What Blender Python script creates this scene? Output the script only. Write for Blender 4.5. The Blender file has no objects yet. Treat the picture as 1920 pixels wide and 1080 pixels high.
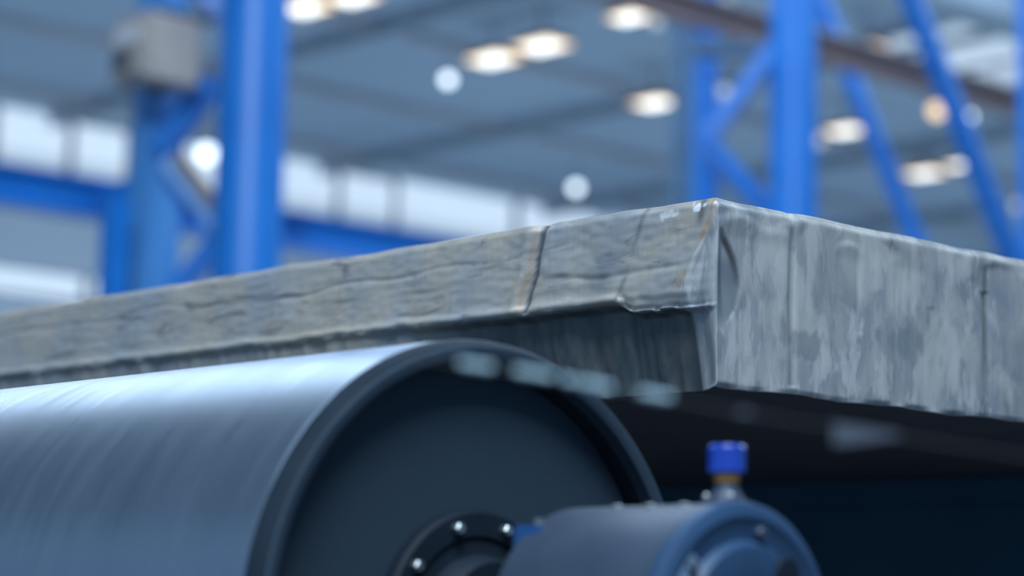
import bpy, bmesh, math, random
from mathutils import Vector, Matrix, noise
S = bpy.context.scene
COL = S.collection
R = math.radians
random.seed(7)

# ------------------------------------------------------------------ camera
F = 4078.0
EYE = Vector((0, 0, 1.0))
YAW, PIT, ROL = R(47.131), R(8.096), R(1.067)
fwd = Vector((-math.sin(YAW) * math.cos(PIT), math.cos(YAW) * math.cos(PIT), math.sin(PIT)))
rt = Vector((math.cos(YAW), math.sin(YAW), 0))
up = rt.cross(fwd)
RT = math.cos(ROL) * rt + math.sin(ROL) * up
UP = -math.sin(ROL) * rt + math.cos(ROL) * up
cd = bpy.data.cameras.new('camera'); co = bpy.data.objects.new('camera', cd); COL.objects.link(co)
m = Matrix.Identity(4)
for i in range(3):
    m[i][0], m[i][1], m[i][2], m[i][3] = RT[i], UP[i], -fwd[i], EYE[i]
co.matrix_world = m
cd.sensor_width = 36; cd.lens = 36 * F / 1920
cd.clip_start = 0.05; cd.clip_end = 500
cd.dof.use_dof = True; cd.dof.focus_distance = 2.87
cd.dof.aperture_fstop = cd.lens / 1000 / 0.0345
cd.dof.aperture_blades = 0
S.camera = co

def ray(px, py):
    d = fwd + RT * ((px - 960) / F) - UP * ((py - 540) / F)
    return d / d.dot(fwd)                       # unit depth along the view axis
def at(px, py, depth): return EYE + ray(px, py) * depth
def on(px, py, axis, val):
    d = ray(px, py); t = (val - EYE[axis]) / d[axis]
    return EYE + d * t

# ------------------------------------------------------------------ materials
class NT:
    def __init__(s, name):
        s.m = bpy.data.materials.new(name); s.m.use_nodes = True
        s.t = s.m.node_tree; s.n = s.t.nodes; s.b = s.n['Principled BSDF']
        s.tc = s.n.new('ShaderNodeTexCoord')
    def link(s, a, b): s.t.links.new(a, b)
    def map(s, scale=(1, 1, 1), rot=(0, 0, 0), src=None):
        k = s.n.new('ShaderNodeMapping'); k.inputs['Scale'].default_value = scale; k.inputs['Rotation'].default_value = rot
        s.link(src or s.tc.outputs['Object'], k.inputs[0]); return k.outputs[0]
    def noise(s, vec, scale=5, detail=4, rough=.55, dist=0):
        k = s.n.new('ShaderNodeTexNoise'); s.link(vec, k.inputs['Vector'])
        k.inputs['Scale'].default_value = scale; k.inputs['Detail'].default_value = detail
        k.inputs['Roughness'].default_value = rough; k.inputs['Distortion'].default_value = dist
        return k.outputs[0]
    def ramp(s, fac, stops, interp='LINEAR'):
        k = s.n.new('ShaderNodeValToRGB'); s.link(fac, k.inputs[0]); e = k.color_ramp.elements; k.color_ramp.interpolation = interp
        while len(e) < len(stops): e.new(.5)
        for q, (p, c) in zip(e, stops):
            q.position = p; q.color = (c, c, c, 1) if not hasattr(c, '__len__') else (*c, 1)
        return k.outputs[0]
    def mix(s, fac, a, b, mode='MIX'):
        k = s.n.new('ShaderNodeMix'); k.data_type = 'RGBA'; k.blend_type = mode
        for v, i in ((fac, 0), (a, 6), (b, 7)):
            if isinstance(v, (int, float)): k.inputs[i].default_value = v
            elif isinstance(v, tuple): k.inputs[i].default_value = (*v, 1)
            else: s.link(v, k.inputs[i])
        return k.outputs[2]
    def math(s, op, a, b=None):
        k = s.n.new('ShaderNodeMath'); k.operation = op
        for v, i in ((a, 0), (b, 1)):
            if v is None: continue
            if isinstance(v, (int, float)): k.inputs[i].default_value = v
            else: s.link(v, k.inputs[i])
        return k.outputs[0]
    def col(s, c):
        if isinstance(c, tuple): s.b.inputs['Base Color'].default_value = (*c, 1)
        else: s.link(c, s.b.inputs['Base Color'])
    def set(s, rough=None, metal=None, spec=None):
        for k, v in (('Roughness', rough), ('Metallic', metal), ('Specular IOR Level', spec)):
            if v is None: continue
            if isinstance(v, (int, float)): s.b.inputs[k].default_value = v
            else: s.link(v, s.b.inputs[k])
    def bump(s, h, strength=.3, dist=.01):
        k = s.n.new('ShaderNodeBump'); k.inputs['Strength'].default_value = strength; k.inputs['Distance'].default_value = dist
        s.link(h, k.inputs['Height']); s.link(k.outputs[0], s.b.inputs['Normal'])

def paint(name, c, c2=None, scale=3, rough=.5, metal=0, bump=.15, spec=.5, stretch=(1, 1, 1)):
    t = NT(name); c2 = c2 or tuple(x * .75 for x in c)
    n = t.noise(t.map(stretch), scale, 5)
    t.col(t.mix(t.ramp(n, [(.35, 0.), (.68, 1.)]), c, c2)); t.set(rough, metal, spec)
    if bump: t.bump(n, bump, .003)
    return t.m
def emit(name, c, k):
    t = NT(name); t.b.inputs['Base Color'].default_value = (.6, .62, .65, 1)
    n = t.noise(t.map(), 1.5, 2)
    t.link(t.mix(n, c, tuple(x * .97 for x in c)), t.b.inputs['Emission Color'])
    t.b.inputs['Emission Strength'].default_value = k; t.set(.6, 0)
    return t.m

SKYC = (.497, .61, .723)
M = {}
M['blue'] = paint('blue steel paint', (.006, .165, .56), (.005, .14, .50), 2, .42)
M['blue_pale'] = paint('weathered blue steel paint', (.07, .27, .60), (.05, .22, .54), 2, .5)
M['blue_dull'] = paint('dusty blue steel paint', (.045, .11, .20), (.035, .09, .165), 2, .6)
M['brown'] = paint('red oxide primer', (.16, .11, .11), (.11, .09, .10), 1, .7)
M['box_grey'] = paint('grey enclosure paint', (.36, .335, .32), (.31, .295, .29), 3, .5)
M['box_dark'] = paint('dark meter glass', (.03, .05, .08), (.025, .04, .06), 3, .3)
M['box_light'] = paint('pale meter plate', (.55, .58, .64), (.5, .53, .58), 3, .4)
M['rust'] = paint('brown rusted flange', (.22, .17, .15), (.14, .12, .12), 4, .8)
M['ceil'] = paint('grey roof sheeting', (.36, .46, .57), (.31, .41, .52), .12, .8, bump=0, stretch=(1, 3, 1))
M['wall'] = paint('pale wall cladding', (.60, .68, .76), (.50, .58, .66), .1, .8, bump=0)
M['floor'] = paint('dark shop floor', (.10, .11, .12), (.06, .07, .08), .6, .7)
M['steel_beam'] = paint('grey roof steel', (.34, .42, .50), (.28, .36, .44), .5, .7)
M['truss'] = paint('pale roof purlin', (.42, .43, .46), (.35, .36, .4), .5, .7)
M['pane'] = emit('daylit window glass', SKYC, 1.0)
M['pane_low'] = emit('dim daylit glass and bloom', SKYC, .62)  # also the painted bloom below the wall windows
M['frame'] = paint('window frame grey', (.30, .34, .40), (.26, .3, .36), 1, .6)
M['lamp_cool'] = emit('cool lamp glass', (.80, .95, 1.08), 2.9)
M['lamp_core'] = emit('warm lamp tube', (.88, .98, 1.0), 2.2)
M['lamp_glow'] = emit('warm lamp reflector', (1.0, .66, .26), 1.7)
M['lamp_dim'] = emit('dim lamp glass', (.6, .62, .62), .8)
M['lamp_case'] = paint('lamp casing', (.2, .2, .2), (.17, .17, .18), 2, .6)
M['sky'] = emit('roof light glass', (.66, .82, 1.0), 4.4)
M['dark_steel'] = paint('dark oily steel', (.010, .075, .14), (.008, .06, .115), 4, .55, .3)
M['black'] = paint('black rubber', (.008, .010, .014), (.006, .008, .010), 4, .6)
M['fleck'] = paint('pale teal tape', (.44, .60, .66), (.40, .55, .62), 20, .4)
M['fleck_dull'] = paint('dull grey tape', (.085, .105, .135), (.07, .09, .12), 20, .5)
M['plate'] = paint('pale blue glare', (.17, .26, .37), (.13, .21, .31), 60, .4)  # painted glare on the bearing cover, no real plate
M['nip_blue'] = paint('bright blue plastic', (.012, .052, .36), (.01, .04, .30), 30, .25)
M['nip_orange'] = paint('orange brass ring', (.48, .24, .06), (.4, .2, .05), 30, .35, .4)
M['bolt'] = paint('bright bolt steel', (.30, .33, .35), (.24, .26, .28), 20, .3, .8)
M['hous'] = paint('blue grey housing paint', (.020, .058, .125), (.016, .045, .10), 9, .5, .0, spec=.35)
M['hous_edge'] = paint('worn grey housing paint', (.040, .060, .092), (.028, .045, .075), 9, .5, .1, spec=.35)
M['clamp'] = paint('blue clamp paint', (.02, .09, .26), (.015, .07, .2), 9, .4)

def stains_and_shade(t, bc):
    for k_, c_ in (('scale', None), ('dull', (.165, .195, .225)), ('oxide', (.075, .085, .095)), ('rust', (.36, .235, .135)), ('chip', (.72, .75, .78))):  # 'scale' puts the undercut's shade into the colour, with scale streaks
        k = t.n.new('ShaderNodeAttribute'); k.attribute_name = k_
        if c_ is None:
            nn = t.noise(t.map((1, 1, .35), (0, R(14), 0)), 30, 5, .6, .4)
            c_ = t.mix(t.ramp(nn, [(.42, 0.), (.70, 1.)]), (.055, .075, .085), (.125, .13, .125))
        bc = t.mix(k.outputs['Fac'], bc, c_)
    return bc
# slab: torch cut face
t = NT('torch cut steel face')
v = t.map((1, 1, 1)); vs = t.map((2.2, 2.2, 9), (0, R(9), 0))
a = t.noise(v, 5.5, 6, .6, .4); b = t.noise(vs, 5, 6, .65, .8); c = t.noise(t.map((40, 40, 6), (0, R(22), 0)), 4, 3)
bc = t.mix(t.ramp(a, [(.40, 0.), (.62, 1.)]), (.385, .355, .30), (.28, .305, .325))
bc = t.mix(t.ramp(b, [(.32, .8), (.42, 0.)]), bc, (.145, .155, .165))
bc = t.mix(t.ramp(b, [(.60, 0.), (.66, .75)]), bc, (.42, .43, .42))
bc = t.mix(t.math('MULTIPLY', t.ramp(c, [(.45, 0.), (.75, 1.)]), .18), bc, (.15, .16, .17))
t.col(stains_and_shade(t, bc)); t.set(t.ramp(a, [(.3, .45), (.7, .62)]), .2)
t.bump(t.math('ADD', t.math('MULTIPLY', c, .25), b), .12, .003)
M['slab_cut'] = t.m
# slab: side face with vertical streaks and pale flaking scale
t = NT('scaled steel side')
v = t.map((1, 1, 1)); vs = t.map((26, 26, 1.6)); vf = t.map((60, 60, 3.2))
a = t.noise(t.map((1.3, 1.3, .9)), 7.5, 6, .58, .8); b = t.noise(vs, 1.5, 5, .6, .3); c = t.noise(vf, 1.6, 3); d = t.noise(t.map((5, 5, 2.0)), 4.5, 7, .62, .3)
bc = t.mix(t.ramp(a, [(.36, 0.), (.64, 1.)]), (.215, .245, .275), (.40, .41, .40))
bc = t.mix(t.ramp(d, [(.50, 0.), (.56, .6), (.68, .9)]), bc, (.47, .48, .475))
bc = t.mix(t.ramp(d, [(.30, .8), (.40, 0.)]), bc, (.16, .18, .20))
bc = t.mix(t.ramp(b, [(.30, .55), (.40, 0.)]), bc, (.17, .19, .21))
bc = t.mix(t.math('MULTIPLY', t.ramp(c, [(.58, 0.), (.74, 1.)]), .25), bc, (.42, .43, .43))
t.col(stains_and_shade(t, bc)); t.set(t.ramp(a, [(.3, .45), (.7, .6)]), .2)
t.bump(t.math('ADD', t.math('MULTIPLY', c, .4), t.math('ADD', t.math('MULTIPLY', b, .4), d)), .22, .004)
M['slab_side'] = t.m
M['slab_under'] = paint('dark slab underside', (.065, .06, .075), (.045, .048, .062), 6, .7)  # underside has a darker base colour than the sides
# roller barrel: dull polished steel with scuffs running round it
t = NT('worn roller steel')
a = t.noise(t.map((9, 1.2, 1.2)), 3, 5, .6, .5); b = t.noise(t.map((2, 2, 2)), 3, 5, .6); c = t.noise(t.map((55, 1.3, 1.3)), 2, 3)
bc = t.mix(a, (.19, .265, .35), (.27, .35, .44))
bc = t.mix(t.ramp(c, [(.62, 0.), (.74, .45)]), bc, (.34, .38, .44))
t.col(bc); t.set(t.ramp(a, [(.3, .25), (.7, .38)]), .85)
t.bump(t.math('ADD', a, c), .06, .002)
M['roll'] = t.m
t = NT('dark roller end')
a = t.noise(t.map(), 9, 5)
t.col(t.mix(a, (.017, .034, .052), (.022, .041, .060))); t.set(.7, 0, .25); t.bump(a, .2, .002)
M['roll_end'] = t.m
M['roll_ring'] = paint('black oily recess', (.006, .014, .024), (.005, .010, .018), 9, .65, spec=.2)
M['roll_edge'] = paint('dark oily edge', (.012, .022, .034), (.008, .016, .026), 9, .7, .0, spec=.1)
M['roll_rim'] = paint('worn grey rim', (.035, .056, .080), (.027, .044, .066), 9, .8, .0, spec=.12)

# ------------------------------------------------------------------ mesh helpers
def link(name, bm, mat, parent=None, loc=(0, 0, 0), smooth=False, recalc=True):
    if recalc: bmesh.ops.recalc_face_normals(bm, faces=bm.faces)
    me = bpy.data.meshes.new(name); bm.to_mesh(me); bm.free()
    for mm in (mat if isinstance(mat, list) else [mat]): me.materials.append(mm)
    if smooth:
        for p in me.polygons: p.use_smooth = True
        try: me.set_sharp_from_angle(angle=R(38))
        except Exception: pass
    o = bpy.data.objects.new(name, me); COL.objects.link(o); o.location = loc
    if parent: o.parent = parent
    return o
def tag(o, label=None, cat=None, group=None, kind=None):
    for k, v in (('label', label), ('category', cat), ('group', group), ('kind', kind)):
        if v: o[k] = v
    return o
def empty(name, loc, label, cat, group=None):
    o = bpy.data.objects.new(name, None); COL.objects.link(o); o.location = loc; o.empty_display_size = .1
    return tag(o, label, cat, group)
def box(lo, hi, bev=0, bm=None):
    bm = bm or bmesh.new(); new = bmesh.ops.create_cube(bm, size=1)['verts']
    for v in new:
        v.co = Vector([lo[i] + (v.co[i] + .5) * (hi[i] - lo[i]) for i in range(3)])
    if bev:
        es = list({e for v in new for e in v.link_edges})
        bmesh.ops.bevel(bm, geom=es, offset=bev, segments=2, affect='EDGES')
    return bm
def bar(p, q, w, d=None, bm=None, side=None, bev=.12):
    """square-section bar between two points"""
    p, q = Vector(p), Vector(q); bm = bm or bmesh.new(); d = d or w
    z = (q - p).normalized(); s = Vector(side) if side else (Vector((0, 0, 1)) if abs(z.z) < .9 else Vector((1, 0, 0)))
    x = s.cross(z).normalized(); y = z.cross(x)
    L = (q - p).length
    b2 = box((-w / 2, -d / 2, 0), (w / 2, d / 2, L), min(w, d) * bev)
    mt = Matrix(((x.x, y.x, z.x, p.x), (x.y, y.y, z.y, p.y), (x.z, y.z, z.z, p.z), (0, 0, 0, 1)))
    b2.transform(mt); me = bpy.data.meshes.new('tmp'); b2.to_mesh(me); b2.free(); bm.from_mesh(me); bpy.data.meshes.remove(me)
    return bm
def lathe(prof, n=64, axis='x', bm=None, close=True):
    """revolve (along, radius) profile round an axis through the origin"""
    bm = bm or bmesh.new(); rings = []
    for (h, r) in prof:
        ring = []
        for k in range(n):
            a = 2 * math.pi * k / n; c_, s_ = r * math.cos(a), r * math.sin(a)
            ring.append(bm.verts.new({'x': (h, c_, s_), 'z': (c_, s_, h), 'y': (c_, h, s_)}[axis]))
        rings.append(ring)
    for r0, r1 in zip(rings, rings[1:]):
        for k in range(n): bm.faces.new((r0[k], r0[(k + 1) % n], r1[(k + 1) % n], r1[k]))
    if close: bm.faces.new(rings[0]); bm.faces.new(rings[-1])
    return bm
def tube(pts, r, n=10, bm=None):
    bm = bm or bmesh.new(); pts = [Vector(p) for p in pts]; rings = []
    for i, p in enumerate(pts):
        d = (pts[min(i + 1, len(pts) - 1)] - pts[max(i - 1, 0)]).normalized()
        x = d.cross(Vector((0, 0, 1)) if abs(d.z) < .95 else Vector((1, 0, 0))).normalized(); y = d.cross(x)
        rings.append([bm.verts.new(p + x * r * math.cos(2 * math.pi * k / n) + y * r * math.sin(2 * math.pi * k / n)) for k in range(n)])
    for a_, b_ in zip(rings, rings[1:]):
        for k in range(n): bm.faces.new((a_[k], a_[(k + 1) % n], b_[(k + 1) % n], b_[k]))
    bm.faces.new(rings[0]); bm.faces.new(rings[-1])
    return bm
def sm(x, a, b):
    t_ = min(1, max(0, (x - a) / (b - a))); return t_ * t_ * (3 - 2 * t_)
def nz(x, y, z, s): return noise.noise(Vector((x * s, y * s, z * s)))

# ------------------------------------------------------------------ the setting
WX, CZ = -44.0, 12.0
fl = link('floor', box((-46, -12, -.3), (14, 95, 0)), M['floor']); tag(fl, kind='structure')
# roof sheeting with shallow corrugation
bm = bmesh.new(); xs = [-46 + i * .5 for i in range(121)]
ring = [[bm.verts.new((x, y, CZ + (.06 if i % 2 else 0))) for y in (-12, 95)] for i, x in enumerate(xs)]
for p, q in zip(ring, ring[1:]): bm.faces.new((p[0], p[1], q[1], q[0]))
top = box((-46, -12, CZ + .08), (14, 95, CZ + .3), bm=bm)
tag(link('ceiling', bm, M['ceil']), kind='structure')

# left wall: cladding with a long window band let into it
def wy(px, py): return on(px, py, 0, WX)
zt1 = wy(573, 294).z; zb1 = wy(573, 372).z; zl1 = wy(573, 400).z
zt2 = wy(60, 506).z; zb2 = wy(60, 556).z
bm = box((WX - .5, -12, 0), (WX - .12, 95, CZ))
for z0, z1 in ((0, zb2), (zt2, zl1), (zt1, CZ)): box((WX - .12, -12, z0), (WX, 95, z1), bm=bm)
tag(link('wall_left', bm, M['wall']), kind='structure')
zmid = (zl1 + zb1) / 2
spans = [(-150, -12), (-8, 131), (136, 241), (246, 338), (342, 421), (426, 508), (512, 633), (637, 741), (744, 966), (972, 1130), (1134, 1230), (1234, 1420)]
for i, (a0, a1) in enumerate(spans):
    y0 = wy(a0, 240 + .17 * a0).y; y1 = wy(a1, 240 + .17 * a1).y
    top_z = zt1 - (.18 if i in (2, 4, 7) else 0)
    bm = bmesh.new()
    for lo, hi in (((WX - .1, y0, top_z - .05), (WX + .03, y1, zt1)), ((WX - .1, y0, zl1), (WX + .03, y1, zl1 + .04)),
                   ((WX - .1, y0, zl1), (WX + .03, y0 + .05, zt1)), ((WX - .1, y1 - .05, zl1), (WX + .03, y1, zt1))): box(lo, hi, bm=bm)
    o = link('window_%d' % (i + 1), bm, M['frame']); tag(o, kind='structure')
    link('window_pane', box((WX - .08, y0 + .05, zb1), (WX - .05, y1 - .05, top_z - .05)), M['pane'], o)
    link('bloom_strip', box((WX - .08, y0 + .05, zl1 + .04), (WX - .05, y1 - .05, zb1)), M['pane_low'], o)  # glowing strip added as the bloom under the windows
low = [(-140, -30), (-26, 158), (166, 191), (240, 330), (520, 590)]
for i, (a0, a1) in enumerate(low):
    y0 = wy(a0, 530 + .15 * a0).y; y1 = wy(a1, 530 + .15 * a1).y
    bm = bmesh.new()
    for lo, hi in (((WX - .1, y0, zt2 - .04), (WX + .03, y1, zt2)), ((WX - .1, y0, zb2), (WX + .03, y1, zb2 + .04)),
                   ((WX - .1, y0, zb2), (WX + .03, y0 + .04, zt2)), ((WX - .1, y1 - .04, zb2), (WX + .03, y1, zt2))): box(lo, hi, bm=bm)
    o = link('window_%d' % (len(spans) + i + 1), bm, M['frame']); tag(o, kind='structure')
    link('window_pane', box((WX - .08, y0 + .04, zb2 + .04), (WX - .05, y1 - .04, zt2 - .04)), M['pane'], o)

# roof beams and purlins
k = 0
for y in range(2, 92, 8):
    k += 1
    bm = bmesh.new()
    for lo, hi in (((-44, y - .15, CZ - .06), (13, y + .15, CZ - .001)), ((-44, y - .04, CZ - .26), (13, y + .04, CZ - .06)), ((-44, y - .12, CZ - .30), (13, y + .12, CZ - .26))): box(lo, hi, bm=bm)
    tag(link('trim_%d' % k, bm, M['steel_beam']), kind='structure')
for x in range(-42, 12, 5):
    k += 1
    tag(link('trim_%d' % k, box((x - .1, -11, CZ - .16), (x + .1, 94, CZ - .002)), M['truss']), kind='structure')

# roof lights: long glazed strips in the roof
def roof_light(i, x0, x1, y0, y1):
    bm = bmesh.new(); e = .12
    for lo, hi in (((x0, y0, CZ - .22), (x1, y0 + e, CZ - .003)), ((x0, y1 - e, CZ - .22), (x1, y1, CZ - .003)),
                   ((x0, y0, CZ - .22), (x0 + e, y1, CZ - .003)), ((x1 - e, y0, CZ - .22), (x1, y1, CZ - .003))): box(lo, hi, bm=bm)
    o = link('window_%d' % i, bm, M['frame']); tag(o, kind='structure')
    link('roof_pane', box((x0 + e, y0 + e, CZ - .2), (x1 - e, y1 - e, CZ - .17)), M['sky'], o)
wi = len(spans) + len(low) + 1
for (x0, x1, y0, y1) in [(x, x + 4.7, y, y + 5.7) for x in (-33, -28, -23, -18, -13, -8) for y in (6, 12, 18, 24) if math.hypot(x, y + 5.7) < 38]:
    roof_light(wi, x0, x1, y0, y1); wi += 1

# ------------------------------------------------------------------ steel slab
X0, Y0 = -1.87607, 2.10416
ZB, T = 1.27567, .25
LL, LR = 4.2, 6.0
def lipz(u): return T * (1 - (.505 + .014 * nz(u, 0, 3, 7) + .014 * nz(u, 5, 0, 26) + .055 * (1 - sm(u, .145, .185))))
def left_pt(u, z):
    zl = lipz(u); d = 0.0
    if z >= zl:
        d += .0024 * nz(u, 0, z, 14) + .0009 * nz(u, 3, z * 2.2, 45)
        g = u - (.33 + (T - z) * .30 + .006 * nz(z, 1, 1, 30))          # torch restart groove
        d += .009 * math.exp(-(g / .011) ** 2) - .004 * math.exp(-((g - .022) / .012) ** 2)
        g2 = u - (.125 + (T - z) * .42)
        d += -.004 * sm(g2, -.02, .02) * (1 - sm(g2, .02, .12))
        g3 = z - (T * .66 + .012 * nz(u, 9, 0, 8)); d += .0016 * math.exp(-(g3 / .004) ** 2) * sm(u, .05, .08) * (1 - .85 * sm(u, .27, .34))
        g4 = z - (T * .82 + .02 * nz(u, 4, 0, 5)); d += .0014 * math.exp(-(g4 / .003) ** 2) * sm(u, .3, .5)
        d -= .004 * math.exp(-((z - zl - .006) / .006) ** 2)               # rolled slag bead on the lip
        if u < .17 and u > .02:
            d += .010 * (1 - sm(z, zl, zl + .022)) * sm(u, .02, .04)
    else:
        q = (zl - z) / zl
        d += (.024 - .019 * sm(u, .42, .75)) * sm(q, 0, .07) + (.024 - .012 * sm(u, .42, .75)) * q + .005 * nz(u * 3, 7, z * .6, 9) + .004 * nz(u * 2, 2, z * .4, 30)
    e = T - z
    d += .006 * (1 - sm(e, 0, .010)) * (.7 + .6 * nz(u, 8, 8, 20))
    return d
def right_pt(v_, z):
    d = .004 * nz(v_, 2, z * .7, 7) + .0010 * nz(v_ * 3, 1, z * .5, 16)
    q = 1 - z / T
    c_ = .010 + .038 * math.sin(math.pi * min(1, max(0, (q - .17) / .55)))    # folded hollow beside the corner
    if .17 < q < .72: d += .007 * (1 - sm(q, .42, .70)) * sm(v_, .004, .020) * (1 - sm(v_, c_ - .004, c_ + .006))
    for (vc, w, dep, z0, z1) in ((.155, .006, .004, 0, .95), (.60, .003, .004, .25, 1), (.47, .003, .0025, .4, 1), (.30, .004, .002, 0, .6)):
        if z0 <= q <= z1: d += dep * math.exp(-((v_ - vc - .004 * nz(z, vc, 0, 9)) / w) ** 2)
    # pale flaking crust along the top edge
    d -= .004 * sm(nz(v_, 0, z * 2, 11), 0, .35) * (1 - sm(q, .05, .22))
    d += .008 * (1 - sm(T - z, 0, .012)) * (.8 + .8 * nz(v_, 3, 3, 12))
    d += .004 * (1 - sm(z, 0, .007)) * (.6 + 1.6 * nz(v_, 6, 1, 22))
    return d
def corner_u(z):
    q = 1 - z / T
    return .006 + .060 * sm(q, .02, .52)
bm = bmesh.new(); NZ, NL, NR = 100, 560, 420
grid = []; mats = []
for kz in range(NZ + 1):
    z = T * kz / NZ; row = []
    uc = corner_u(z)
    for j in range(NL, -1, -1):
        u = uc + (LL - uc) * (j / NL) ** 1.9
        wob = .0035 * nz(u, 1, 0, 6) * sm(z, T - .02, T)
        row.append(bm.verts.new((-u, left_pt(u, z), z + wob)))
    nc = 7
    dl = left_pt(uc, z)
    for j in range(1, nc + 1):                       # chamfered corner strip
        tt = j / (nc + 1)
        x_ = -uc * (1 - tt) - right_pt(.004, z) * tt; y_ = dl * (1 - tt) + .004 * tt
        rip = .0035 * math.sin(tt * 9 + z * 6) * sm(uc, .01, .05)
        row.append(bm.verts.new((x_ + rip, y_ - rip, z)))
    for j in range(NR + 1):
        v_ = .004 + (LR - .004) * (j / NR) ** 2.1
        wob = .004 * nz(v_, 2, 0, 5) * sm(z, T - .02, T) + .004 * nz(v_, 5, 0, 9) * (1 - sm(z, 0, .02))
        row.append(bm.verts.new((-right_pt(v_, z), v_, z + wob)))
    row.append(bm.verts.new((-LL, LR, z)))
    grid.append(row)
n = len(grid[0])
for kz in range(NZ):
    for j in range(n):
        j2 = (j + 1) % n
        f = bm.faces.new((grid[kz][j], grid[kz][j2], grid[kz + 1][j2], grid[kz + 1][j]))
        mi = 0 if j < NL else 1
        f.material_index = mi; f.smooth = True
f = bm.faces.new(grid[-1]); f.material_index = 1
f = bm.faces.new(grid[0][::-1]); f.material_index = 2
def bell(x, w): return math.exp(-(x / w) ** 2)
STN = ('oxide', 'rust', 'chip', 'scale', 'dull')
val = {k: [] for k in STN}
for kz in range(NZ + 1):
    for j in range(n):
        p = grid[kz][j].co; z = T * kz / NZ; q = 1 - z / T; ox = ru = ch = sc = du = 0.0
        if j <= NL + nc:
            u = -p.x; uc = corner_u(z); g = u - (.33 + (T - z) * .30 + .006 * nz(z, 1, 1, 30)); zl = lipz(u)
            if j <= NL: sc = sm(zl - z, -.001, .004) * (1 - .9 * sm(u, .42, .7))  # undercut below the lip darkened in colour, as its shade
            if j <= NL:
                wd = .0085 + .004 * nz(u, z, 0, 40)
                up_ = sm(z, zl, zl + .006)
                ox = up_ * (1 - sm(abs(g + .002), wd * .5, wd)) * .95
                ru = .6 * up_ * bell(g - .0115, .0035) * sm(nz(u, 3, z, 24), -.35, .15)
                ox = max(ox, .75 * sm(z, T * .62, T * .68) * bell(u - uc - .019, .007) * sm(nz(u, 2, z, 14), -.1, .2))
                g2 = u - (.125 + (T - z) * .42)
                ox = max(ox, .55 * up_ * bell(g2, .0045) * sm(nz(u, 2, z, 20), -.4, .2))
                du = up_ * .8 * bell(g2 - .045, .028) * bell(z - T * .66, .035)
                g3 = z - (T * .66 + .012 * nz(u, 9, 0, 8))
                ox = max(ox, .6 * bell(g3, .0035) * sm(u, .13, .18) * (1 - sm(u, .31, .34)) * sm(nz(u, 4, 0, 25), -.4, .1))
                lw = .003 + .005 * abs(nz(u, 11, 0, 9))                   # broken scale seams along the face
                for k_, zc in ((0, .80), (1, .70), (2, .60)):
                    gs = z - T * (zc + .07 * nz(u, 20 + k_, 0, 3.2) + .02 * nz(u, k_, 4, 18))
                    ox = max(ox, .7 * up_ * bell(gs, lw) * sm(nz(u, 30 + k_, z, 6), .05, .3) * sm(u, .36, .45))
            ru = max(ru, sm(z, T * .52, T * .60) * bell(u - uc - .001, .006) * sm(nz(0, 2, z, 20), -.4, .2) * .9)
            if j > NL: ru = max(ru, sm(z, T * .70, T * .9) * .5 * sm(nz(p.x, 6, z, 40), -.2, .3))
            ch = sm(bell(z - T * .955, .013) * bell(u - .06, .05), .12, .25) * max(sm(bell(u - .034 - .006 * nz(u, 1, z, 60), .011) * bell(z - T * .962, .006) + .5 * nz(u, 1, z, 130), .35, .55), .6 * sm(bell(u - .085 + .006 * nz(u, 1, z, 60), .018) * bell(z - T * .945, .006) + .6 * nz(u, 1, z, 130), .35, .6))
        else:
            v_ = p.y
            if v_ < .12:
                c_ = .010 + .038 * math.sin(math.pi * min(1, max(0, (q - .17) / .55)))
                band = sm(q, .16, .24) * (1 - sm(q, .52, .66))
                ox = band * bell(v_ - c_, .0038)
                du = .95 * sm(q, .26, .36) * (1 - sm(q, .60, .72)) * (1 - sm(v_, c_ - .003, c_ + .002))
            ox = max(ox, .55 * bell(v_ - .155 - .004 * nz(z, .155, 0, 9), .005) * sm(q, .05, .1) * (1 - sm(q, .8, .95)) * sm(nz(v_, 7, z, 9), -.3, .2))
            ox = max(ox, .8 * bell(v_ - .60 - .003 * nz(z, 5, 0, 9), .0022) * sm(q, .06, .1))
            du = max(du, .6 * sm(nz(v_ * 1.2, 12, z * 2.4, 6.5) + .45 * nz(v_ * 6, 3, z * 1.2, 9) + .2 * nz(v_ * 9, 3, z * 3, 16), .10, .30) * sm(q, .35, .55))
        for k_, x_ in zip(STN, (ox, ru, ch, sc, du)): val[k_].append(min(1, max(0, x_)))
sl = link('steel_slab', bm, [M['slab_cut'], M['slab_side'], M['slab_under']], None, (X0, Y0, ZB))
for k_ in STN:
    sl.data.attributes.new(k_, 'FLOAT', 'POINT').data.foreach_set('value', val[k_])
tag(sl, 'thick grey cast steel slab with rough torch-cut end, its corner above the roller', 'steel slab')

# dark bed the slab lies on
yf = on(1430, 905, 2, ZB).y
bed = empty('slab_bed', (-3.4, yf + 2, 0), 'dark steel roller table bed underneath the slab', 'machine bed')
link('bed_frame', box((-3.2, -1.999, 0), (2.6, 3.2, ZB - .0605), .002), M['dark_steel'], bed)
link('bed_top_plate', box((-3.2, -2, ZB - .06), (2.6, 3.2, ZB - .002), .002), M['dark_steel'], bed)

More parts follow.
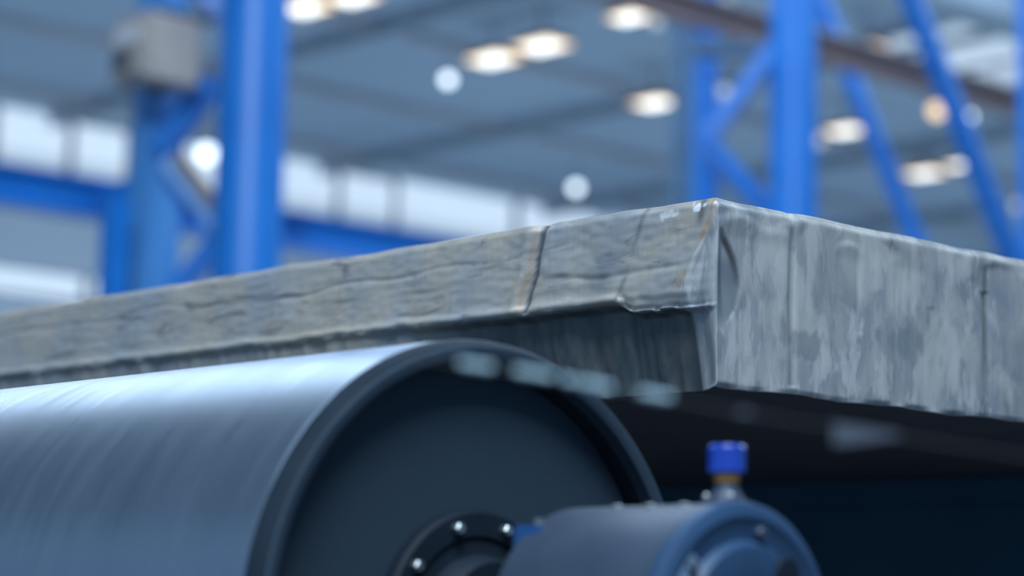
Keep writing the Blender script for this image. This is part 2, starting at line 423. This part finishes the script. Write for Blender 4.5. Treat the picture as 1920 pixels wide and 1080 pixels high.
# ------------------------------------------------------------------ conveyor roller
RX, RY, RR = -1.716, 1.5736, .3109
RZ = ZB - RR
bx = None
for i in range(4000):                                   # station on the roller axis that stands at picture column 1388
    P = Vector((RX + i * .0002, RY, RZ)); d = P - EYE
    if 960 + F * d.dot(RT) / d.dot(fwd) > 1388: bx = P.x; break
HL = .225
def bx_gap(): return bx - HL - RX - .001
print('BX', bx, bx_gap())
rol = empty('conveyor_roller', (RX, RY, RZ), 'large shiny steel conveyor roller with a dark flat end, below the slab', 'roller')
link('barrel', lathe([(-3.4, RR - .02), (-3.39, RR), (-.025, RR), (-.0249, RR - .0001), (-.025, RR - .012), (-.064, RR - .012)], 192), M['roll'], rol, smooth=True)
link('end_rim', lathe([(-.0245, RR - .0125), (-.0245, RR - .0003), (-.020, RR - .001), (-.013, RR - .0025), (-.006, RR - .006), (-.002, RR - .0095), (-.006, RR - .012), (-.0245, RR - .0125)], 192, close=False), M['roll_edge'], rol, smooth=True)
link('end_lip', lathe([(-.006, RR - .0085), (-.001, RR - .009), (.0, RR - .010), (.0, RR - .020), (-.003, RR - .024), (-.020, RR - .026), (-.020, RR - .010)], 192, close=False), M['roll_rim'], rol, smooth=True)
link('end_recess', lathe([(-.020, RR - .0265), (-.024, RR - .028), (-.036, RR - .029), (-.042, RR - .030)], 128, close=False), M['roll_ring'], rol, smooth=True)
ep = link('end_plate', lathe([(-.043, RR - .024), (-.040, RR - .032), (-.040, .05)], 128), M['roll_end'], rol, smooth=True)
pl_ = link('end_plug', lathe([(-.012, .009), (-.003, .009), (.0, .006)], 20), M['fleck'], ep, (-.03, .060, .083))
hub = link('hub', lathe([(-.012, .128), (.002, .128), (.006, .124), (.006, .100), (.002, .096), (.004, .080), (.030, .076), (.034, .072), (.034, .03)], 72), M['roll_ring'], rol, (-.028, 0, 0), smooth=True)
for i in range(10):
    a = R(36 * i)
    b = lathe([(0, .0065), (.008, .0065), (.010, .005)], 6)
    link('hub_bolt', b, M['bolt'], hub, (.0055, .112 * math.cos(a), .112 * math.sin(a)))
link('shaft', lathe([(-.03, .045), (bx_gap(), .045)], 48), M['roll_rim'], rol, smooth=True)

# ------------------------------------------------------------------ bearing housing in front of the roller end
HB = .127
hs = empty('bearing_housing', (bx, RY, 0), 'blue grey bearing housing with rounded cover in front of the roller end', 'bearing housing')
link('housing_body', lathe([(-HL, .05), (-HL, HB - .012), (-HL + .006, HB - .004), (-HL + .014, HB), (-.014, HB + .001), (-.012, HB - .003), (-.008, HB - .003)], 96), M['hous_edge'], hs, (0, 0, RZ), smooth=True)
cov = link('front_cover', lathe([(-.010, HB + .002), (-.004, HB + .004), (.004, HB + .002), (.008, HB - .004), (.009, HB - .012), (.006, HB - .016), (.006, HB - .034), (.014, HB - .040), (.018, .038), (.016, .034), (.004, .030), (.004, .01)], 96), M['hous'], hs, (0, 0, RZ), smooth=True)
for i in range(6):
    a = R(60 * i + 20)
    link('cover_bolt', lathe([(0, .0065), (.006, .0065), (.008, .005)], 6), M['hous_edge'], cov, (.006, (HB - .025) * math.cos(a), (HB - .025) * math.sin(a)))
link('sight_port', lathe([(0, .017), (.003, .016), (.0035, .010)], 24), M['roll_ring'], cov, (.0158, .049, .062), smooth=True)
np_ = link('cover_glare', box((0, -.019, -.0065), (.002, .019, .0065), .0008), M['plate'], cov, (.0062, -.083, .060)); np_.rotation_euler = (R(50), 0, 0)  # added pale bar, painted as a glare on the cover
link('pedestal', box((-HL + .01, -.13, -RZ), (-.015, .13, -.06), .008), M['hous'], hs, (0, 0, RZ))
for i in range(3):
    a = R(70 + 22 * i)
    link('housing_screw', lathe([(0, .006), (.005, .006), (.007, .003)], 12, 'z'), M['bolt'], hs, (-.05 - .045 * i, -.025, RZ + HB - .006))
cl = link('side_clamp', box((-.018, -.016, -.014), (.018, .016, .014), .003), M['clamp'], hs, tuple(at(1005, 1012, (Vector((bx - HL, RY - .03, RZ)) - EYE).dot(fwd) - .02) - hs.location))
link('clamp_pin', lathe([(0, .006), (.008, .006)], 12, 'z'), M['bolt'], cl, (.004, 0, .013))
# grease fitting on top
dp = (Vector((bx, RY, RZ)) - EYE).dot(fwd) - .0
gp = at(1352, 950, dp); gp = Vector((bx - .018, RY - .0, RZ + HB - .012))
gf = link('grease_fitting', lathe([(0, .020), (.012, .020), (.018, .017), (.024, .0135), (.030, .011), (.034, .011)], 32, 'z'), M['hous_edge'], hs, tuple(gp - hs.location), smooth=True)
link('orange_ring', lathe([(.033, .0125), (.041, .0125), (.042, .011)], 24, 'z'), M['nip_orange'], gf, smooth=True)
cap_ = link('blue_cap', lathe([(.041, .014), (.043, .0185), (.066, .0185), (.069, .016)], 12, 'z'), M['nip_blue'], gf)
for px, py in ((.014, -.012), (-.014, -.012)):
    link('fitting_screw', lathe([(0, .0035), (.006, .0035), (.008, .002)], 12, 'z'), M['bolt'], gf, (px * 1.1, py, .014))

# ------------------------------------------------------------------ made-up cable with pale tape strips standing in for blurred highlights
DC = 1.5
pts = [(-260, 490), (300, 585), (850, 680), (1010, 702), (1120, 724), (1230, 742), (1395, 775), (1610, 808), (2000, 868), (2300, 915)]
P3 = [at(x, y, DC) for x, y in pts]
carrier = link('carrier', tube(P3, .0006, 8), M['black'], smooth=True)
for P in (P3[0], P3[-1]): link('end_post', box((P.x - .012, P.y - .012, 0), (P.x + .012, P.y + .012, P.z + .02), .003), M['dark_steel'], carrier)  # posts added to hold up the made-up line
tag(carrier, 'thin black cable added in front of the roller to hold the highlight flecks', 'carrier')
marks = [(893, 686, .030, .0125, 'pale teal tape standing in for a highlight, farthest from the blue grease cap, over the roller edge'),
         (1000, 693, .034, .0135, 'second pale teal tape standing in for a highlight, in front of the roller top edge'),
         (1068, 706, .012, .009, 'short teal tape standing in for a highlight, between two brighter ones over the roller rim'),
         (1117, 731, .027, .0145, 'pale teal tape standing in for a highlight, crossing the right side of the roller rim'),
         (1228, 745, .027, .0165, 'bright teal tape standing in for a highlight, just below the slab corner, clear of the roller')]
marks += [(1395, 785, .010, .011, 'tiny pale stand-in for a highlight, above the blue grease cap, over the dark underside of the slab')]
def seg_at(px):
    for (a_, b_) in zip(pts, pts[1:]):
        if a_[0] <= px <= b_[0]:
            return a_[1] + (b_[1] - a_[1]) * (px - a_[0]) / (b_[0] - a_[0])
for px, py, w, h, lab in marks:
    hw = w * F / DC / 2 * .8
    a_ = at(px - hw, seg_at(px - hw), DC); b_ = at(px + hw, seg_at(px + hw), DC)
    o = link('highlight_fleck', bar(a_, b_, h * 1.35, .004, side=(0, 0, 1), bev=.2), M['fleck_dull'] if w < .012 else M['fleck'], smooth=True)
    tag(o, lab, 'tape marker', 'tape stand-ins on the cable')

c0 = at(1563, seg_at(1563), DC)
bm = bmesh.new(); fr = []
for dz in (-.0008, .0008):
    fr.append([bm.verts.new(at(x, y, DC) + fwd * dz) for x, y in ((1563, 792), (1590, 797), (1685, 812), (1690, 818), (1590, 832), (1563, 834))])
bm.faces.new(fr[0]); bm.faces.new(fr[1])
for i in range(6): bm.faces.new((fr[0][i], fr[0][(i + 1) % 6], fr[1][(i + 1) % 6], fr[1][i]))
o = link('highlight_wedge', bm, M['fleck_dull']); tag(o, 'dull grey pointed tape standing in for a highlight, on the cable below the slab side', 'tape marker', 'tape stand-ins on the cable')

# ------------------------------------------------------------------ background steelwork
# left lattice column
def col_pt(px, depth): p = at(px, 400, depth); return Vector((p.x, p.y, 0))
D1 = 16.0
A = col_pt(290, D1); Bc = col_pt(465, D1 - .6)
lc = empty('lattice_column', A, 'wide blue lattice steel column with a grey box hung on it', 'steel column')
ppm = F / D1
def leg(name, c, w, mat, root, z1=CZ - .01, n=28, rx=1.0):
    return link(name, lathe([(0, w / 2), (z1, w / 2)], n, 'z'), mat, root, tuple(c - root.location), smooth=True)
def boxleg(name, c, wx, wy, mat, root, z1=CZ - .01):
    return link(name, box((-wx / 2, -wy / 2, 0), (wx / 2, wy / 2, z1), .03), mat, root, tuple(c - root.location))
boxleg('leg', A, .30, .30, M['blue_pale'], lc)
leg('leg', Bc, .49, M['blue'], lc)
def brace(root, name, px0, px1, dep, w, mat, rust=None):
    p = at(*px0, dep) - root.location; q = at(*px1, dep) - root.location
    return link(name, bar(p, q, w, w * .7), mat, root)
brace(lc, 'brace', (310, 300), (420, 440), D1 - .25, .20, M['blue_pale'])
link('brace_flange', bar(at(330, 292, D1 - .33) - A, at(414, 402, D1 - .33) - A, .07, .10), M['rust'], lc)
brace(lc, 'brace', (400, 150), (300, 290), D1 - .1, .22, M['blue'])
brace(lc, 'brace', (420, 30), (300, -120), D1 - .1, .22, M['blue'])
brace(lc, 'brace', (420, 440), (300, 590), D1 - .1, .20, M['blue'])
gp = col_pt(217, D1 - .45)
link('lower_stiffener', box((-.08, -.08, 0), (.08, .08, on(217, 375, 2, 0).z * 0 + at(217, 375, D1 - .45).z), .01), M['blue'], lc, tuple(gp - A))
# grey box on the column
bx0 = at(276, 80, D1 - .75)
jb = empty('junction_box', bx0, 'grey metal junction box with meter windows hung on the blue lattice column', 'junction box')
s = F / (D1 - .75)
wL, wR, hB = 78 / s / .68, 90 / s / .735, 132 / s
link('box_body', box((-wL, 0, -hB / 2), (0, wR, hB / 2), .02), M['box_grey'], jb)
fp = link('front_panel', box((-wL * .93, -.035, -hB * .42), (-wL * .06, 0, hB * .40), .01), M['box_grey'], jb)
link('meter_window', box((-wL * .8, -.05, .02), (-wL * .12, -.034, hB * .28), .004), M['box_light'], fp)
link('meter_window', box((-wL * .85, -.05, -hB * .30), (-wL * .40, -.034, -.03), .004), M['box_dark'], fp)
link('box_gland', lathe([(-.05, .04), (.0, .05)], 16, 'z'), M['box_dark'], jb, (-wL * .5, wR * .5, -hB / 2))
link('wall_bracket', box((-.12, wR * .3, hB / 2), (-.04, wR + .1, hB / 2 + .05)), M['box_dark'], jb)

# blue runway girder behind the lattice column
gx = A.x - .75
p0 = on(0, 349, 0, gx); hh = 74 / F * (p0 - EYE).dot(fwd)
gd = empty('runway_girder', (gx, 0, p0.z), 'bright blue horizontal girder running behind the lattice column', 'girder')
GE = on(1000, 500, 0, gx).y
link('web', box((-.05, -4, -hh / 2 + .03), (.05, GE, hh / 2 - .03)), M['blue'], gd)
link('top_flange', box((-.14, -4, hh / 2 - .03), (.14, GE, hh / 2)), M['blue'], gd)
link('bottom_flange', box((-.14, -4, -hh / 2), (.14, GE, -hh / 2 + .03)), M['blue'], gd)
link('end_post', box((-.12, GE - .5, -p0.z), (.12, GE - .2, -hh / 2)), M['blue'], gd)
link('bracket', box((.02, A.y - .1, -.1), (.58, A.y + .1, .1)), M['blue'], gd)

# right lattice column with a K brace
D2 = 22.0
Cm = col_pt(1487, D2); Cs = col_pt(1322, D2 + 1.0)
rc = empty('lattice_column', Cm, 'tall bright blue round column with K-bracing left of it, behind the slab corner', 'steel column')
leg('leg', Cm, .475, M['blue'], rc)
boxleg('leg', Cs, .22, .22, M['blue'], rc)
brace(rc, 'brace', (1325, 262), (1452, 92), D2 + .3, .24, M['blue'])
brace(rc, 'brace', (1318, 262), (1455, 412), D2 + .3, .24, M['blue'])
brace(rc, 'tie_beam', (1300, 92), (1470, 92), D2 + .4, .22, M['blue_dull'])
Cb = col_pt(1280, D2 + 6)
o = link('support_post', box((-.12, -.12, 0), (.12, .12, CZ - .01), .02), M['blue_dull'], None, tuple(Cb)); tag(o, 'dusty grey blue post just beyond the K-braced column', 'steel post')

# red-brown crane girder running along the hall
gx2 = Cm.x - 1.2
q0 = on(1540, 92, 0, gx2); hh = 50 / F * (q0 - EYE).dot(fwd)
cg = empty('crane_girder', (gx2, q0.y, q0.z), 'red-brown crane girder high up behind the round blue column', 'girder')
link('web', box((-.06, -18, -hh / 2), (.06, 40, hh / 2 - .05)), M['brown'], cg)
link('top_flange', box((-.16, -18, hh / 2 - .05), (.16, 40, hh / 2)), M['brown'], cg)
link('rail', box((-.04, -18, hh / 2), (.04, 40, hh / 2 + .07)), M['steel_beam'], cg)
link('hanger', box((-.06, -.6, hh / 2), (.06, -.45, CZ - .01 - q0.z)), M['steel_beam'], cg)

# leaning blue struts
def strut(pa, pb, dep, w, mat, label):
    a_, b_ = at(*pa, dep), at(*pb, dep); d = b_ - a_
    g_ = a_ + d * ((0 - a_.z) / d.z); h_ = a_ + d * ((CZ - .08 - a_.z) / d.z)
    o = empty('leaning_strut', g_, label, 'steel strut', 'leaning blue struts')
    link('bar', bar(Vector((0, 0, 0)), h_ - g_, w, w, bev=.2), mat, o)
    link('foot_plate', box((-.3, -.3, 0), (.3, .3, .04)), mat, o)
strut((1550, 30), (1705, 420), 27, .20, M['blue'], 'dark blue leaning strut nearer the round column, passing behind the brown girder')
strut((1715, 12), (1885, 450), 20, .185, M['blue'], 'bright blue leaning strut passing in front of the brown girder')
o = link('support_post', box((-.14, -.14, 0), (.14, .14, CZ - .01), .02), M['blue'], None, tuple(col_pt(1942, 25))); tag(o, 'blue upright post cut off by the right edge of the view', 'steel post')
# grey service duct and roof glazing top right
q1 = on(1870, 22, 0, -20.0)
o = link('service_duct', box((-20.4, q1.y - 16, q1.z - .25), (-19.6, q1.y + 30, q1.z + .25), .04), M['steel_beam']); tag(o, 'dark grey square duct under the roof beside the leaning struts', 'duct')
link('duct_hanger', box((-20.03, q1.y - .03, q1.z + .24), (-19.97, q1.y + .03, CZ - .01)), M['steel_beam'], o)
for i, (a0, a1) in enumerate(((1742, 1790), (1800, 1905), (1912, 1990))):
    z_ = CZ
    p, q = on(a0, 60 + .35 * (a0 - 1760), 2, CZ - .2), on(a1, 60 + .35 * (a1 - 1760), 2, CZ - .2)
    bm = bmesh.new(); x_ = (p.x + q.x) / 2
    y0, y1 = p.y, q.y
    xw = 1.6
    for lo, hi in (((x_ - xw, y0, CZ - .22), (x_ + xw, y0 + .08, CZ - .003)), ((x_ - xw, y1 - .08, CZ - .22), (x_ + xw, y1, CZ - .003))): box(lo, hi, bm=bm)
    o = link('window_%d' % wi, bm, M['frame']); tag(o, kind='structure'); wi += 1
    link('roof_pane', box((x_ - xw, y0 + .08, CZ - .2), (x_ + xw, y1 - .08, CZ - .17)), M['pane_low'], o)

# ------------------------------------------------------------------ ceiling lamps
LZ = CZ - .75
def oblong(px, py, k, label, l=1.0):
    p = on(px, py, 2, LZ); d = (p - EYE).dot(fwd); s = d / F * k
    o = empty('ceiling_lamp', p, label, 'lamp', 'warm oblong ceiling lamps')
    lx, ly = 50 * s * l / .68 / 2, 9 * s / .22 / 2
    link('casing', box((-lx * 1.25, -ly * 1.65, .02), (lx * 1.25, ly * 1.65, .16), .02), M['lamp_case'], o)
    link('glow', box((-lx * 1.22, -ly * 1.6, .0), (lx * 1.22, ly * 1.6, .018)), M['lamp_glow'], o)  # emission added for the orange fringe round the lamp light
    link('diffuser', box((-lx * .8, -ly * 1.0, -.03), (lx * .8, ly * 1.0, -.004), .008), M['lamp_core'], o)
    link('hanger', box((-.02, -.02, .16), (.02, .02, CZ - LZ - .01)), M['lamp_case'], o)
def disc(px, py, r, mat, label, z=LZ):
    p = on(px, py, 2, z); d = (p - EYE).dot(fwd); s = d / F
    o = empty('hanging_round_lamp', p, label, 'lamp', 'round ceiling lamps')
    bm = bmesh.new(); bmesh.ops.create_uvsphere(bm, u_segments=20, v_segments=12, radius=r * s)
    link('globe', bm, mat, o, smooth=True)
    link('cap', lathe([(r * s * .8, r * s * .7), (r * s * 1.5, r * s * .5)], 16, 'z'), M['lamp_case'], o)
    link('stem', box((-.015, -.015, r * s * 1.4), (.015, .015, CZ - z - .01)), M['lamp_case'], o)
for a in ((572, 16, 1.0, 'large warm lamp at the top beside the round leg of the lattice column'),
          (662, -4, 1.0, 'warm lamp half cut off by the top of the view, near the lattice column'),
          (925, 112, 1.0, 'lower lamp of the warm overlapping pair in the middle of the ceiling'),
          (1017, 87, 1.05, 'upper lamp of the warm overlapping pair in the middle of the ceiling'),
          (1180, 33, .8, 'warm lamp high up left of the brown girder'),
          (1227, 194, .85, 'warm lamp just left of the dusty blue post'),
          (1623, 92, .8, 'warm lamp showing through the brown girder between the two struts'),
          (1585, 246, .75, 'warm lamp between the round column and the first leaning strut'),
          (1734, 326, .75, 'left lamp of the small warm pair between the leaning struts'),
          (1797, 311, .5, 'right lamp of the small warm pair touching the bright strut')): oblong(*a)
for a in ((840, 149, 11, M['lamp_cool'], 'round cool white lamp alone below the overlapping warm pair'),
          (1080, 352, 10, M['lamp_cool'], 'round cool white lamp just above the slab top edge'),
          (1816, 219, 9, M['lamp_cool'], 'round cool white lamp beside the bright leaning strut'),
          (388, 288, 17, M['lamp_cool'], 'big white lamp seen between the legs of the lattice column'),
          (1757, 207, 15, M['lamp_glow'], 'small amber lamp left of the bright leaning strut'),
          (1870, 175, 11, M['lamp_glow'], 'small amber lamp right of the bright leaning strut'),
          (1358, 170, 11, M['lamp_dim'], 'faint round lamp inside the K-bracing'),
          (1230, 40, 10, M['lamp_dim'], 'faint round lamp touching the warm lamp left of the brown girder'),
          (1535, 262, 11, M['lamp_dim'], 'faint round lamp at the edge of the round blue column'),
          (1360, 2, 11, M['lamp_dim'], 'faint round lamp at the very top above the brown girder'),
          (1908, 385, 11, M['lamp_dim'], 'faint round lamp low at the right edge behind the slab')): disc(*a)

# ------------------------------------------------------------------ light
W = bpy.data.worlds.new('world'); S.world = W; W.use_nodes = True
bg = W.node_tree.nodes['Background']; bg.inputs[0].default_value = (.36, .62, 1.0, 1); bg.inputs[1].default_value = .45
def area(name, loc, rot, sx, sy, e, c):
    l = bpy.data.lights.new(name, 'AREA'); l.shape = 'RECTANGLE'; l.size = sx; l.size_y = sy; l.energy = e; l.color = c
    o = bpy.data.objects.new(name, l); COL.objects.link(o); o.location = loc; o.rotation_euler = rot
area('high_bay_light', (3, -3.5, 11.3), (0, 0, 0), 8, 8, 3900, (.74, .87, 1))
sp = bpy.data.lights.new('column_fill', 'SPOT'); sp.energy = 9000; sp.color = (.8, .92, 1); sp.spot_size = R(38); sp.spot_blend = .6; sp.shadow_soft_size = .5  # unseen spot added to brighten the left column and girder
so = bpy.data.objects.new('column_fill', sp); COL.objects.link(so); so.location = (5, -6, 10)
so.rotation_euler = (Vector((-15, 8.5, 6.0)) - so.location).to_track_quat('-Z', 'Y').to_euler()
area('ceiling_fill', (-27, 47, 1.0), (math.pi, 0, 0), 30, 75, 4500, (.56, .77, 1))  # unseen fill added low in the far hall to brighten the ceiling

S.view_settings.view_transform = 'Standard'; S.view_settings.look = 'None'
S.view_settings.exposure = 0; S.view_settings.gamma = 1; S.view_settings.use_curve_mapping = False
S.cycles.use_denoising = True
S.cycles.use_adaptive_sampling = False
S.cycles.sample_clamp_indirect = 6
